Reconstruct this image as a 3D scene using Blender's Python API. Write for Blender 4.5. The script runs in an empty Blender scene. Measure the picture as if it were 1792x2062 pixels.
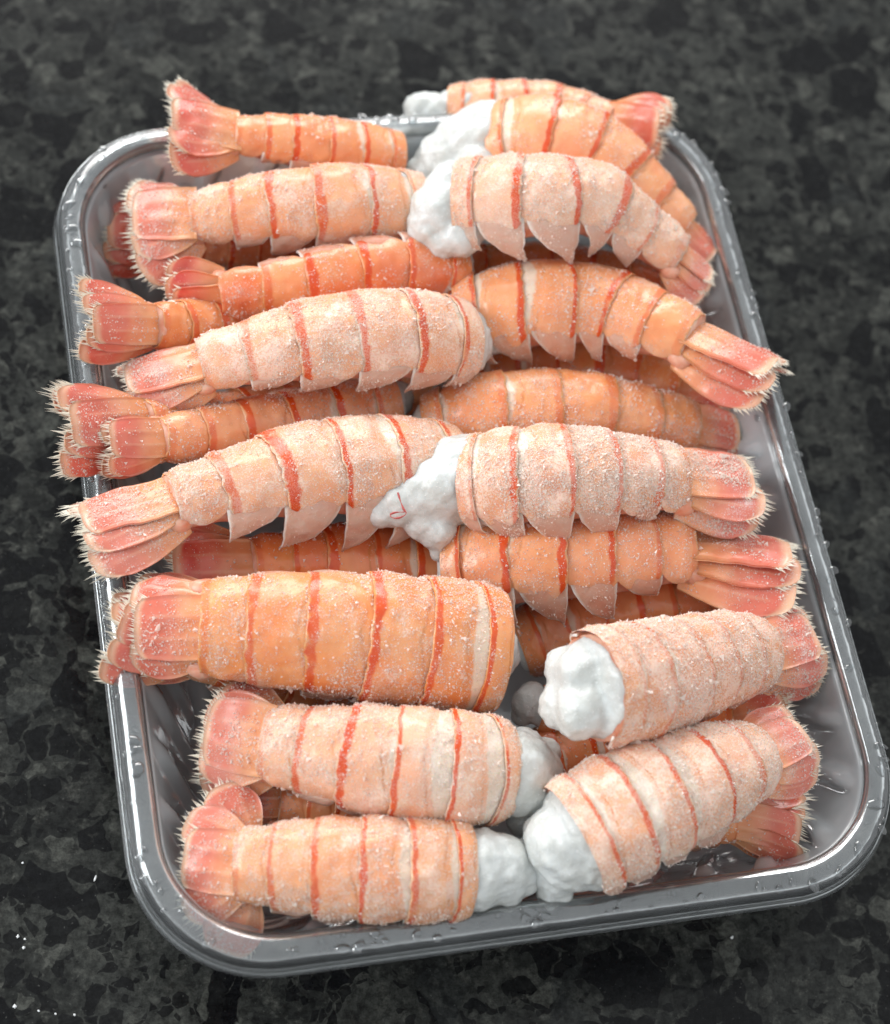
import bpy, bmesh, math, random
import numpy as np
from mathutils import Vector, Matrix

random.seed(7)
rng = np.random.default_rng(7)
scene = bpy.context.scene
COL = scene.collection

# ------------------------------------------------------------------ camera
PW, PH, FPX = 1792.0, 2062.0, 4200.0          # photo size used for the pixel estimates, focal length in those pixels
RIM_Z = 0.048                                  # height of the tray rim above the counter
CR = np.array([0.97266012, -0.17768937, 0.14952852])
CF = np.array([0.21391223, 0.43484098, -0.87473132])
CF /= np.linalg.norm(CF)
CR = CR - CF * (CR @ CF); CR /= np.linalg.norm(CR)
CU = np.cross(CR, CF)
CP = np.array([-0.1269481, -0.25506172, 0.49428343 + RIM_Z])
cam = bpy.data.cameras.new('camera')
camo = bpy.data.objects.new('camera', cam)
COL.objects.link(camo)
camo.matrix_world = Matrix(((CR[0], CU[0], -CF[0], CP[0]), (CR[1], CU[1], -CF[1], CP[1]),
                            (CR[2], CU[2], -CF[2], CP[2]), (0, 0, 0, 1)))
cam.sensor_fit = 'HORIZONTAL'
cam.sensor_width = 36.0
cam.lens = 36.0 * FPX / PW
cam.clip_start = 0.01
cam.clip_end = 50
cam.dof.use_dof = True
cam.dof.focus_distance = 0.548
cam.dof.aperture_fstop = 11.0
scene.camera = camo

# ------------------------------------------------------------------ light
world = bpy.data.worlds.new('World')
scene.world = world
world.use_nodes = True
wb = world.node_tree.nodes['Background']
wb.inputs[0].default_value = (0.95, 0.98, 1.0, 1)
wb.inputs[1].default_value = 1.0


def area(name, loc, target, sx, sy, power, color):
    l = bpy.data.lights.new(name, 'AREA')
    l.shape = 'RECTANGLE'
    l.size, l.size_y = sx, sy
    l.energy = power
    l.color = color
    o = bpy.data.objects.new(name, l)
    COL.objects.link(o)
    o.location = loc
    d = Vector(target) - Vector(loc)
    o.rotation_euler = d.to_track_quat('-Z', 'Y').to_euler()
    return o


area('window_light', (0.15, 2.75, 1.45), (0, 0, 0.03), 2.4, 1.5, 100, (1.0, 0.985, 0.965))
area('side_window_light', (-2.3, 0.55, 1.25), (0, 0, 0.03), 1.3, 1.2, 52, (0.96, 0.985, 1.0))
scene.view_settings.view_transform = 'Standard'
scene.view_settings.look = 'None'
scene.view_settings.exposure = -0.16
scene.view_settings.gamma = 1.0
scene.view_settings.use_curve_mapping = False
scene.cycles.use_denoising = True
scene.cycles.max_bounces = 8
scene.cycles.diffuse_bounces = 5
scene.cycles.glossy_bounces = 3
scene.cycles.transmission_bounces = 5
scene.cycles.transparent_max_bounces = 24
scene.cycles.caustics_reflective = False
scene.cycles.caustics_refractive = False


# ------------------------------------------------------------------ pixel helper
def ray(px, py):
    d = CF + CR * ((px - PW / 2) / FPX) - CU * ((py - PH / 2) / FPX)
    return d / np.linalg.norm(d)


def at(px, py, z):
    d = ray(px, py)
    return CP + d * ((z - CP[2]) / d[2])


def m_per_px(p):
    return float((np.asarray(p) - CP) @ CF) / FPX


# ------------------------------------------------------------------ numpy noise
def _hash(ix, iy, iz, seed):
    h = (ix * 374761393 + iy * 668265263 + iz * 2147483647 + seed * 1274126177) & 0xFFFFFFFF
    h = ((h ^ (h >> 13)) * 1274126177) & 0xFFFFFFFF
    return ((h ^ (h >> 16)) & 0xFFFF) / 65535.0


def noise3(p, scale, seed=0):
    q = np.asarray(p, float) * scale + 1000.0
    i = np.floor(q).astype(np.int64)
    f = q - i
    f = f * f * (3 - 2 * f)
    out = 0
    for dx in (0, 1):
        for dy in (0, 1):
            for dz in (0, 1):
                w = (f[..., 0] if dx else 1 - f[..., 0]) * (f[..., 1] if dy else 1 - f[..., 1]) * (f[..., 2] if dz else 1 - f[..., 2])
                out = out + w * _hash(i[..., 0] + dx, i[..., 1] + dy, i[..., 2] + dz, seed)
    return out - 0.5


def sstep(a, b, x):
    t = np.clip((x - a) / (b - a), 0, 1)
    return t * t * (3 - 2 * t)


# ------------------------------------------------------------------ object helpers
def mesh_obj(name, verts, faces, mat, parent=None, uvs=None, smooth=True, origin=None):
    v = np.asarray(verts, float).reshape(-1, 3)
    if origin is not None:
        v = v - np.asarray(origin)
    me = bpy.data.meshes.new(name)
    me.from_pydata(v.tolist(), [], faces.tolist() if isinstance(faces, np.ndarray) else faces)
    if uvs is not None:
        uvl = me.uv_layers.new(name='UVMap')
        li = np.empty(len(me.loops), np.int32)
        me.loops.foreach_get('vertex_index', li)
        uvl.data.foreach_set('uv', np.asarray(uvs, float).reshape(-1, 2)[li].ravel())
    if smooth:
        me.polygons.foreach_set('use_smooth', np.ones(len(me.polygons), bool))
    me.materials.append(mat)
    o = bpy.data.objects.new(name, me)
    COL.objects.link(o)
    if parent is not None:
        o.parent = parent
    return o


def empty(name, loc):
    o = bpy.data.objects.new(name, None)
    o.empty_display_size = 0.01
    COL.objects.link(o)
    o.location = Vector(loc)
    return o


def tag(o, label=None, cat=None, group=None, kind=None):
    if label: o['label'] = label
    if cat: o['category'] = cat
    if group: o['group'] = group
    if kind: o['kind'] = kind
    return o


def grid_faces(n, m, off=0, wrap=False):
    i, j = np.meshgrid(np.arange(n - 1), np.arange(m if wrap else m - 1), indexing='ij')
    j2 = (j + 1) % m
    f = np.stack([i * m + j, (i + 1) * m + j, (i + 1) * m + j2, i * m + j2], -1).reshape(-1, 4)
    return f + off


# ------------------------------------------------------------------ node helper
class NT:
    def __init__(self, name):
        self.mat = bpy.data.materials.new(name)
        self.mat.use_nodes = True
        self.t = self.mat.node_tree
        self.t.nodes.clear()
        self.out = self.t.nodes.new('ShaderNodeOutputMaterial')

    def n(self, typ, ins=None, **props):
        nd = self.t.nodes.new(typ)
        for k, v in props.items():
            setattr(nd, k, v)
        for k, v in (ins or {}).items():
            self.set(nd.inputs[k], v)
        return nd

    def set(self, sock, v):
        if isinstance(v, bpy.types.NodeSocket):
            self.t.links.new(v, sock)
        else:
            sock.default_value = v

    def math(self, op, a, b=None, c=None, clamp=False):
        nd = self.t.nodes.new('ShaderNodeMath')
        nd.operation = op
        nd.use_clamp = clamp
        self.set(nd.inputs[0], a)
        if b is not None: self.set(nd.inputs[1], b)
        if c is not None: self.set(nd.inputs[2], c)
        return nd.outputs[0]

    def sstep(self, a, b, x):
        nd = self.t.nodes.new('ShaderNodeMapRange')
        nd.interpolation_type = 'SMOOTHSTEP'
        self.set(nd.inputs['Value'], x)
        self.set(nd.inputs['From Min'], a)
        self.set(nd.inputs['From Max'], b)
        return nd.outputs[0]

    def mix(self, f, a, b, blend='MIX'):
        nd = self.t.nodes.new('ShaderNodeMix')
        nd.data_type = 'RGBA'
        nd.blend_type = blend
        self.set(nd.inputs[0], f)
        self.set(nd.inputs[6], a if not isinstance(a, tuple) else (*a, 1))
        self.set(nd.inputs[7], b if not isinstance(b, tuple) else (*b, 1))
        return nd.outputs[2]

    def noise(self, vec, scale, detail=2, rough=0.5, w=None, col=False, dist=0.0):
        nd = self.t.nodes.new('ShaderNodeTexNoise')
        if w is not None:
            nd.noise_dimensions = '4D'
            self.set(nd.inputs['W'], w)
        self.set(nd.inputs['Vector'], vec)
        nd.inputs['Scale'].default_value = scale
        nd.inputs['Detail'].default_value = detail
        nd.inputs['Roughness'].default_value = rough
        nd.inputs['Distortion'].default_value = dist
        return nd.outputs[1 if col else 0]

    def bump(self, h, strength, dist):
        nd = self.t.nodes.new('ShaderNodeBump')
        nd.inputs['Strength'].default_value = strength
        nd.inputs['Distance'].default_value = dist
        self.set(nd.inputs['Height'], h)
        return nd.outputs[0]

    def principled(self, **k):
        nd = self.t.nodes.new('ShaderNodeBsdfPrincipled')
        for key, v in k.items():
            s = nd.inputs[key.replace('_', ' ')]
            if isinstance(v, tuple) and len(v) == 3 and s.type == 'RGBA':
                v = (*v, 1)
            self.set(s, v)
        return nd.outputs[0]

    def finish(self, surf):
        self.t.links.new(surf, self.out.inputs[0])
        return self.mat


def common(nt):
    tc = nt.n('ShaderNodeTexCoord')
    oi = nt.n('ShaderNodeObjectInfo')
    sep = nt.n('ShaderNodeSeparateColor', {0: oi.outputs['Color']})
    rnd = nt.math('MULTIPLY', oi.outputs['Random'], 37.0)
    uv = nt.n('ShaderNodeSeparateXYZ', {0: tc.outputs['UV']})
    return tc.outputs['Object'], sep.outputs[0], sep.outputs[1], sep.outputs[2], rnd, uv.outputs[0], uv.outputs[1]


def frost_mask(nt, vec, rnd, frost):
    """fine icy crust: crystals in patches, as a mask 0..1"""
    patch = nt.noise(vec, 150, 3, 0.6, rnd)
    fine = nt.noise(vec, 2600, 2, 0.6, rnd)
    thr = nt.math('SUBTRACT', 0.74, nt.math('MULTIPLY', nt.math('ADD', frost, nt.math('MULTIPLY', nt.math('SUBTRACT', patch, 0.5), 2.2)), 0.30))
    speck = nt.sstep(thr, nt.math('ADD', thr, 0.10), fine)
    haze = nt.math('MULTIPLY', nt.math('MULTIPLY', nt.sstep(0.35, 0.75, patch), frost), 0.22)
    return nt.math('MAXIMUM', nt.math('MULTIPLY', speck, 0.55), haze), fine


# object colour channels on tails: R = redness, G = frost, B = paleness
def mat_shell():
    nt = NT('shell_of_tail')
    vec, red, frost, pale, rnd, u, v = common(nt)
    n1 = nt.noise(vec, 130, 3, 0.55, rnd)
    n2 = nt.noise(vec, 420, 3, 0.6, rnd)
    n3 = nt.noise(vec, 60, 2, 0.5, rnd)
    uu = nt.math('ADD', u, nt.math('MULTIPLY', nt.math('SUBTRACT', n2, 0.5), 0.10))
    side = nt.math('ABSOLUTE', nt.math('SUBTRACT', v, 0.5))               # 0 dorsal .. 0.5
    base = nt.mix(nt.sstep(0.3, 0.7, n1), (0.80, 0.285, 0.085), (0.84, 0.385, 0.165))
    base = nt.mix(nt.math('MULTIPLY', nt.sstep(0.48, 0.66, nt.noise(vec, 75, 3, 0.6, nt.math('ADD', rnd, 5.0))), 0.45), base, (0.80, 0.215, 0.055))
    base = nt.mix(nt.math('MULTIPLY', red, nt.sstep(0.25, 0.8, n3)), base, (0.74, 0.135, 0.055))
    base = nt.mix(nt.math('MULTIPLY', pale, nt.math('ADD', 0.12, nt.math('MULTIPLY', n3, 0.9))), base, (0.90, 0.63, 0.49))
    # the lower flank of a tergum is paler and more glassy
    base = nt.mix(nt.math('MULTIPLY', nt.sstep(0.17, 0.30, side), 0.40), base, (0.86, 0.53, 0.37))
    # pale crescent where one ring slides under the other
    pw = nt.math('SUBTRACT', 0.36, nt.math('MULTIPLY', side, 1.05))
    cres = nt.math('SUBTRACT', 1.0, nt.sstep(nt.math('SUBTRACT', pw, 0.04), nt.math('ADD', pw, 0.02), uu))
    base = nt.mix(nt.math('MULTIPLY', cres, 0.75), base, (0.80, 0.71, 0.59))
    # thin orange groove behind it
    gx = nt.math('ABSOLUTE', nt.math('SUBTRACT', uu, nt.math('ADD', pw, 0.10)))
    gro = nt.math('SUBTRACT', 1.0, nt.sstep(0.006, 0.028, gx))
    gro = nt.math('MULTIPLY', gro, nt.sstep(0.42, 0.62, n1))
    base = nt.mix(nt.math('MULTIPLY', gro, 0.7), base, (0.62, 0.21, 0.05))
    # red band along the hind margin
    b0 = nt.math('ADD', 0.862, nt.math('MULTIPLY', nt.math('SUBTRACT', n3, 0.5), 0.24))
    band = nt.math('MULTIPLY', nt.sstep(b0, nt.math('ADD', b0, 0.04), uu), nt.math('SUBTRACT', 1.0, nt.sstep(0.965, 1.0, uu)))
    oi = nt.n('ShaderNodeObjectInfo')
    band = nt.math('MULTIPLY', band, nt.math('MULTIPLY', oi.outputs['Alpha'], nt.sstep(0.20, 0.46, n1)))
    base = nt.mix(band, base, nt.mix(n2, (0.60, 0.030, 0.006), (0.76, 0.130, 0.012)))
    fm, fine = frost_mask(nt, vec, rnd, frost)
    fm = nt.math('MULTIPLY', fm, nt.math('SUBTRACT', 1.0, nt.math('MULTIPLY', band, 0.6)))
    base = nt.mix(fm, base, (0.93, 0.82, 0.74))
    h = nt.math('ADD', nt.math('MULTIPLY', fm, 1.0), nt.math('MULTIPLY', n2, 0.5))
    rough = nt.math('ADD', 0.24, nt.math('MULTIPLY', fm, 0.4))
    p = nt.principled(Base_Color=base, Roughness=rough, Subsurface_Weight=0.55, Subsurface_Radius=(1.0, 0.5, 0.3),
                      Subsurface_Scale=0.0036, Normal=nt.bump(h, 0.85, 0.00035), Specular_IOR_Level=0.55)
    return nt.finish(p)


def mat_pleuron():
    nt = NT('pleuron_membrane')
    vec, red, frost, pale, rnd, u, v = common(nt)
    n1 = nt.noise(vec, 260, 3, 0.6, rnd)
    base = nt.mix(nt.sstep(0.3, 0.7, n1), (0.84, 0.40, 0.26), (0.86, 0.56, 0.44))
    base = nt.mix(nt.math('MULTIPLY', red, 0.5), base, (0.76, 0.25, 0.16))
    base = nt.mix(nt.math('MULTIPLY', pale, 0.6), base, (0.86, 0.62, 0.53))
    edge = nt.math('ABSOLUTE', nt.math('SUBTRACT', u, 0.5))
    e = nt.sstep(0.40, 0.50, edge)
    base = nt.mix(nt.math('MULTIPLY', e, 0.75), base, (0.86, 0.80, 0.74))
    fm, fine = frost_mask(nt, vec, rnd, nt.math('MULTIPLY', frost, 0.4))
    base = nt.mix(fm, base, (0.90, 0.78, 0.70))
    p = nt.principled(Base_Color=base, Roughness=0.28, Subsurface_Weight=0.5, Subsurface_Radius=(1, 0.5, 0.35),
                      Subsurface_Scale=0.003, Normal=nt.bump(n1, 0.8, 0.0010))
    tr = nt.n('ShaderNodeBsdfTransparent', {0: (1.0, 0.86, 0.80, 1)}).outputs[0]
    fac = nt.math('MULTIPLY', nt.math('SUBTRACT', 1.0, nt.math('MAXIMUM', e, fm)), 0.36)
    ms = nt.n('ShaderNodeMixShader', {0: fac, 1: p, 2: tr})
    return nt.finish(ms.outputs[0])


def mat_fan():
    nt = NT('tail_fan_blade')
    vec, red, frost, pale, rnd, u, v = common(nt)      # u along blade, v across
    n1 = nt.noise(vec, 170, 3, 0.6, rnd)
    n2 = nt.noise(vec, 500, 3, 0.6, rnd)
    base = nt.mix(nt.sstep(0.25, 0.75, n1), (0.66, 0.130, 0.080), (0.78, 0.33, 0.20))
    deep = nt.math('MULTIPLY', nt.sstep(0.35, 0.75, u), nt.math('SUBTRACT', 1.0, nt.sstep(0.86, 0.93, u)))
    deep = nt.math('MULTIPLY', deep, nt.math('ADD', 0.42, nt.math('MULTIPLY', red, 0.58)))
    deep = nt.math('MULTIPLY', deep, nt.sstep(0.30, 0.62, n1))
    base = nt.mix(deep, base, (0.62, 0.055, 0.042))
    base = nt.mix(nt.math('MULTIPLY', pale, 0.35), base, (0.80, 0.48, 0.40))
    base = nt.mix(nt.math('MULTIPLY', nt.math('SUBTRACT', 1.0, nt.sstep(0.1, 0.62, u)), 0.75), base, (0.80, 0.36, 0.15))
    uu = nt.math('ADD', u, nt.math('MULTIPLY', nt.math('SUBTRACT', n2, 0.5), 0.05))
    rim = nt.sstep(0.88, 0.96, uu)
    edge = nt.sstep(0.40, 0.49, nt.math('ABSOLUTE', nt.math('SUBTRACT', v, 0.5)))
    rim = nt.math('MAXIMUM', rim, nt.math('MULTIPLY', edge, 0.14))
    base = nt.mix(nt.math('MULTIPLY', rim, 0.5), base, (0.80, 0.56, 0.38))
    # keel lines along the blade
    k = nt.math('ABSOLUTE', nt.math('SUBTRACT', nt.math('ABSOLUTE', nt.math('SUBTRACT', v, 0.5)), 0.17))
    kl = nt.math('MULTIPLY', nt.math('SUBTRACT', 1.0, nt.sstep(0.005, 0.05, k)), nt.math('SUBTRACT', 1.0, nt.sstep(0.7, 0.9, u)))
    base = nt.mix(nt.math('MULTIPLY', kl, 0.22), base, (0.82, 0.52, 0.36))
    fm, fine = frost_mask(nt, vec, rnd, nt.math('MULTIPLY', frost, 0.60))
    base = nt.mix(fm, base, (0.88, 0.83, 0.80))
    h = nt.math('ADD', fm, nt.math('MULTIPLY', n2, 0.6))
    p = nt.principled(Base_Color=base, Roughness=nt.math('ADD', 0.25, nt.math('MULTIPLY', fm, 0.4)), Subsurface_Weight=0.4,
                      Subsurface_Radius=(1, 0.4, 0.25), Subsurface_Scale=0.0025, Normal=nt.bump(h, 0.5, 0.0003))
    return nt.finish(p)


def mat_meat():
    nt = NT('white_meat')
    vec, red, frost, pale, rnd, u, v = common(nt)
    n1 = nt.noise(vec, 160, 4, 0.6, rnd)
    n2 = nt.noise(vec, 800, 4, 0.65, rnd)
    base = nt.mix(nt.sstep(0.35, 0.7, n1), (0.58, 0.595, 0.57), (0.69, 0.715, 0.705))
    base = nt.mix(nt.math('MULTIPLY', nt.sstep(0.64, 0.75, n1), 0.5), base, (0.80, 0.66, 0.52))
    sp = nt.sstep(0.60, 0.70, nt.noise(vec, 1700, 2, 0.6, rnd))
    base = nt.mix(nt.math('MULTIPLY', sp, 0.6), base, (0.92, 0.93, 0.93))
    p = nt.principled(Base_Color=base, Roughness=0.22, Subsurface_Weight=0.6, Subsurface_Radius=(1, 0.88, 0.78),
                      Subsurface_Scale=0.0032, Normal=nt.bump(nt.math('ADD', n2, nt.math('MULTIPLY', sp, 0.4)), 0.55, 0.0006))
    return nt.finish(p)


def mat_belly():
    nt = NT('belly_membrane')
    vec, red, frost, pale, rnd, u, v = common(nt)
    n1 = nt.noise(vec, 220, 3, 0.6, rnd)
    base = nt.mix(nt.sstep(0.3, 0.7, n1), (0.72, 0.24, 0.13), (0.80, 0.50, 0.38))
    p = nt.principled(Base_Color=base, Roughness=0.35, Subsurface_Weight=0.4, Subsurface_Radius=(1, 0.4, 0.25),
                      Subsurface_Scale=0.003, Normal=nt.bump(n1, 0.5, 0.001))
    return nt.finish(p)


def mat_plain(name, col, rough, sss=0.0, spec=0.5, scale=0.002):
    nt = NT(name)
    tc = nt.n('ShaderNodeTexCoord')
    n1 = nt.noise(tc.outputs['Object'], 500, 3, 0.6)
    c = nt.mix(n1, tuple(x * 0.85 for x in col), tuple(min(1, x * 1.08) for x in col))
    p = nt.principled(Base_Color=c, Roughness=rough, Subsurface_Weight=sss, Subsurface_Radius=(1, .8, .6), Subsurface_Scale=scale,
                      Specular_IOR_Level=spec)
    return nt.finish(p)


def mat_ice():
    nt = NT('ice_crystals')
    tc = nt.n('ShaderNodeTexCoord')
    n1 = nt.noise(tc.outputs['Object'], 900, 2, 0.6)
    c = nt.mix(n1, (0.92, 0.80, 0.71), (0.95, 0.91, 0.87))
    p = nt.principled(Base_Color=c, Roughness=0.12, Specular_IOR_Level=0.8)
    tl = nt.n('ShaderNodeBsdfTranslucent', {0: (0.95, 0.90, 0.86, 1)}).outputs[0]
    p = nt.n('ShaderNodeMixShader', {0: 0.40, 1: p, 2: tl}).outputs[0]
    tr = nt.n('ShaderNodeBsdfTransparent', {0: (1, 0.98, 0.96, 1)}).outputs[0]
    ms = nt.n('ShaderNodeMixShader', {0: 0.18, 1: p, 2: tr})
    return nt.finish(ms.outputs[0])


def mat_plastic(name, m0, m1, gloss, rough):
    nt = NT(name)
    tc = nt.n('ShaderNodeTexCoord')
    n1 = nt.noise(tc.outputs['Object'], 35, 3, 0.6)
    n2 = nt.noise(tc.outputs['Object'], 180, 3, 0.6)
    nrm = nt.bump(nt.math('ADD', n1, nt.math('MULTIPLY', n2, 0.15)), 0.35, 0.0012)
    tr = nt.n('ShaderNodeBsdfTransparent', {0: (0.93, 0.95, 0.955, 1)}).outputs[0]
    df = nt.n('ShaderNodeBsdfDiffuse', {0: (0.90, 0.95, 0.98, 1)}).outputs[0]
    tl = nt.n('ShaderNodeBsdfTranslucent', {0: (0.90, 0.95, 0.98, 1)}).outputs[0]
    milk = nt.n('ShaderNodeMixShader', {0: 0.4, 1: df, 2: tl}).outputs[0]
    gl = nt.n('ShaderNodeBsdfGlossy', {'Color': (1, 1, 1, 1), 'Roughness': rough, 'Normal': nrm}).outputs[0]
    fr = nt.n('ShaderNodeFresnel', {'IOR': 1.52, 'Normal': nrm}).outputs[0]
    body = nt.n('ShaderNodeMixShader', {0: nt.math('ADD', m0, nt.math('MULTIPLY', nt.sstep(0.35, 0.8, n1), m1)), 1: tr, 2: milk}).outputs[0]
    ms = nt.n('ShaderNodeMixShader', {0: nt.math('MULTIPLY', fr, gloss, clamp=True), 1: body, 2: gl})
    return nt.finish(ms.outputs[0])


def mat_water():
    nt = NT('water')
    tr = nt.n('ShaderNodeBsdfTransparent', {0: (0.9, 0.92, 0.93, 1)}).outputs[0]
    gl = nt.n('ShaderNodeBsdfGlossy', {'Color': (1, 1, 1, 1), 'Roughness': 0.03}).outputs[0]
    fr = nt.n('ShaderNodeFresnel', {'IOR': 1.6}).outputs[0]
    ms = nt.n('ShaderNodeMixShader', {0: nt.math('ADD', fr, 0.05), 1: tr, 2: gl})
    return nt.finish(ms.outputs[0])


def mat_counter():
    nt = NT('dark_speckled_stone')
    tc = nt.n('ShaderNodeTexCoord')
    vec = tc.outputs['Object']
    warp = nt.noise(vec, 45, 3, 0.6, col=True)
    off = nt.n('ShaderNodeVectorMath', {0: warp, 1: (0.5, 0.5, 0.5)}, operation='SUBTRACT').outputs[0]
    off = nt.n('ShaderNodeVectorMath', {0: off, 'Scale': 0.015}, operation='SCALE').outputs[0]
    wv = nt.n('ShaderNodeVectorMath', {0: vec, 1: off}, operation='ADD').outputs[0]
    n1 = nt.noise(vec, 26, 4, 0.6)
    n2 = nt.noise(vec, 150, 6, 0.7)
    n3 = nt.noise(vec, 900, 2, 0.6)
    base = nt.mix(nt.sstep(0.32, 0.68, n1), (0.011, 0.0118, 0.0114), (0.031, 0.0325, 0.030))
    base = nt.mix(nt.math('MULTIPLY', nt.sstep(0.50, 0.72, n2), 0.85), base, (0.066, 0.067, 0.060))
    base = nt.mix(nt.math('MULTIPLY', nt.sstep(0.52, 0.68, nt.math('SUBTRACT', 1.0, n2)), 0.6), base, (0.006, 0.006, 0.0065))

    def chips(base, scale, lo, hi, col, amount, rseed):
        ofs = nt.n('ShaderNodeVectorMath', {0: wv, 1: (rseed, rseed * 2.3, 0)}, operation='ADD').outputs[0]
        vo = nt.n('ShaderNodeTexVoronoi', {'Vector': ofs, 'Scale': scale, 'Randomness': 1.0})
        ve = nt.n('ShaderNodeTexVoronoi', {'Vector': ofs, 'Scale': scale, 'Randomness': 1.0}, feature='DISTANCE_TO_EDGE')
        sc = nt.n('ShaderNodeSeparateColor', {0: vo.outputs['Color']})
        pick = nt.math('MULTIPLY', nt.math('GREATER_THAN', sc.outputs[0], lo), nt.math('LESS_THAN', sc.outputs[0], hi))
        edge = nt.sstep(0.05, 0.075, nt.math('ADD', ve.outputs['Distance'], nt.math('MULTIPLY', nt.math('SUBTRACT', n2, 0.5), 0.05)))
        f = nt.math('MULTIPLY', nt.math('MULTIPLY', pick, edge), amount)
        return nt.mix(f, base, col)

    base = chips(base, 400, 0.0, 0.14, (0.0045, 0.0047, 0.0052), 0.8, 0.53)
    base = chips(base, 330, 0.93, 1.0, (0.052, 0.053, 0.048), 0.4, 0.17)
    base = chips(base, 210, 0.0, 0.16, (0.0045, 0.0047, 0.0052), 0.85, 0.31)
    base = chips(base, 150, 0.0, 0.20, (0.0042, 0.0044, 0.005), 0.9, 0.0)
    base = chips(base, 150, 0.93, 1.0, (0.065, 0.067, 0.060), 0.6, 0.0)
    base = chips(base, 66, 0.0, 0.20, (0.0035, 0.0037, 0.0044), 0.92, 0.7)
    base = chips(base, 66, 0.92, 1.0, (0.020, 0.022, 0.022), 0.5, 0.7)
    vein = nt.math('ABSOLUTE', nt.math('SUBTRACT', nt.noise(wv, 30, 2, 0.5), 0.5))
    base = nt.mix(nt.math('MULTIPLY', nt.math('SUBTRACT', 1.0, nt.sstep(0.0, 0.010, vein)), nt.math('MULTIPLY', nt.sstep(0.5, 0.7, n2), 0.7)), base, (0.075, 0.075, 0.068))
    base = nt.mix(nt.math('MULTIPLY', nt.sstep(0.66, 0.74, n3), 0.22), base, (0.16, 0.16, 0.15))
    gr = nt.noise(vec, 420, 8, 0.78)
    g2 = nt.sstep(0.36, 0.66, gr)
    base = nt.mix(1.0, base, nt.mix(g2, (0.50, 0.50, 0.50), (1.65, 1.65, 1.62)), 'MULTIPLY')
    base = nt.mix(nt.math('MULTIPLY', nt.sstep(0.64, 0.70, gr), 0.35), base, (0.12, 0.12, 0.11))
    rough = nt.math('ADD', 0.15, nt.math('MULTIPLY', n2, 0.08))
    p = nt.principled(Base_Color=base, Roughness=rough, Specular_IOR_Level=0.16, Normal=nt.bump(n3, 0.06, 0.0003))
    return nt.finish(p)


M_SHELL, M_PLEURON, M_FAN, M_MEAT, M_BELLY = mat_shell(), mat_pleuron(), mat_fan(), mat_meat(), mat_belly()
M_SETAE = mat_plain('cream_setae', (0.87, 0.80, 0.66), 0.5, 0.2, 0.4)
M_ICE, M_WATER, M_COUNTER = mat_ice(), mat_water(), mat_counter()
M_PLASTIC = mat_plastic('clear_plastic_rim', 0.10, 0.07, 1.8, 0.08)
M_WET_PLASTIC = mat_plastic('wet_milky_plastic', 0.52, 0.24, 1.5, 0.09)  # milky white mixed in to brighten the clear walls and base
M_VEIN = mat_plain('dark_red_vein', (0.42, 0.07, 0.06), 0.4)
M_CRUMB = mat_plain('white_crumb', (0.82, 0.82, 0.80), 0.5, 0.3)

# ------------------------------------------------------------------ counter
S = 3.0
co = mesh_obj('countertop', [(-S, -S, 0), (S, -S, 0), (S, S, 0), (-S, S, 0)], [(0, 1, 2, 3)], M_COUNTER, smooth=False)
tag(co, kind='structure')

# ------------------------------------------------------------------ tray
TW, TL, TR = 0.2, 0.2516, 0.034


def rrect(inset, n_arc=40, n_x=100, n_y=140):
    """rounded rectangle loop at an inset from the outer edge: points, outward normals, arc length"""
    w, l = TW / 2 - inset, TL / 2 - inset
    r = max(TR - inset * 0.75, 0.010)
    pts, nor = [], []

    def line(a, b, n, nn):
        for k in range(n):
            t = k / n
            pts.append((a[0] + (b[0] - a[0]) * t, a[1] + (b[1] - a[1]) * t)); nor.append(nn)

    def arc(cx, cy, a0):
        for k in range(n_arc):
            a = a0 + (k / n_arc) * math.pi / 2
            pts.append((cx + r * math.cos(a), cy + r * math.sin(a))); nor.append((math.cos(a), math.sin(a)))
    line((w, -l + r), (w, l - r), n_y, (1, 0)); arc(w - r, l - r, 0)
    line((w - r, l), (-w + r, l), n_x, (0, 1)); arc(-w + r, l - r, math.pi / 2)
    line((-w, l - r), (-w, -l + r), n_y, (-1, 0)); arc(-w + r, -l + r, math.pi)
    line((-w + r, -l), (w - r, -l), n_x, (0, -1)); arc(w - r, -l + r, 1.5 * math.pi)
    return np.array(pts), np.array(nor)


def tray_band(name, prof, parent, rib=None):
    rings, m = [], None
    for (ins, z) in prof:
        p, nn = rrect(ins)
        m = len(p)
        q_ = rrect(0.015)[0]
        s = np.r_[0, np.cumsum(np.linalg.norm(np.diff(np.r_[q_, q_[:1]], axis=0), axis=1))]
        s = s[:-1] / s[-1] * 0.0165 * round(s[-1] / 0.0165)
        if rib:
            amp = rib * sstep(0.008, 0.014, z) * (1 - sstep(0.036, 0.043, z))
            ph = s / 0.0165 + z / 0.030
            wv = np.abs((ph % 1.0) - 0.5) * 2
            p = p - nn * (amp * sstep(0.62, 0.82, wv))[:, None]
        rings.append(np.c_[p, np.full(m, z)])
    v = np.array(rings).reshape(-1, 3)
    f = grid_faces(len(prof), m, 0, True)
    o = mesh_obj(name, v, f, M_WET_PLASTIC if rib else M_PLASTIC, parent)
    sd = o.modifiers.new('thick', 'SOLIDIFY')
    sd.thickness = 0.0005
    sd.offset = -1
    return o


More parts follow.
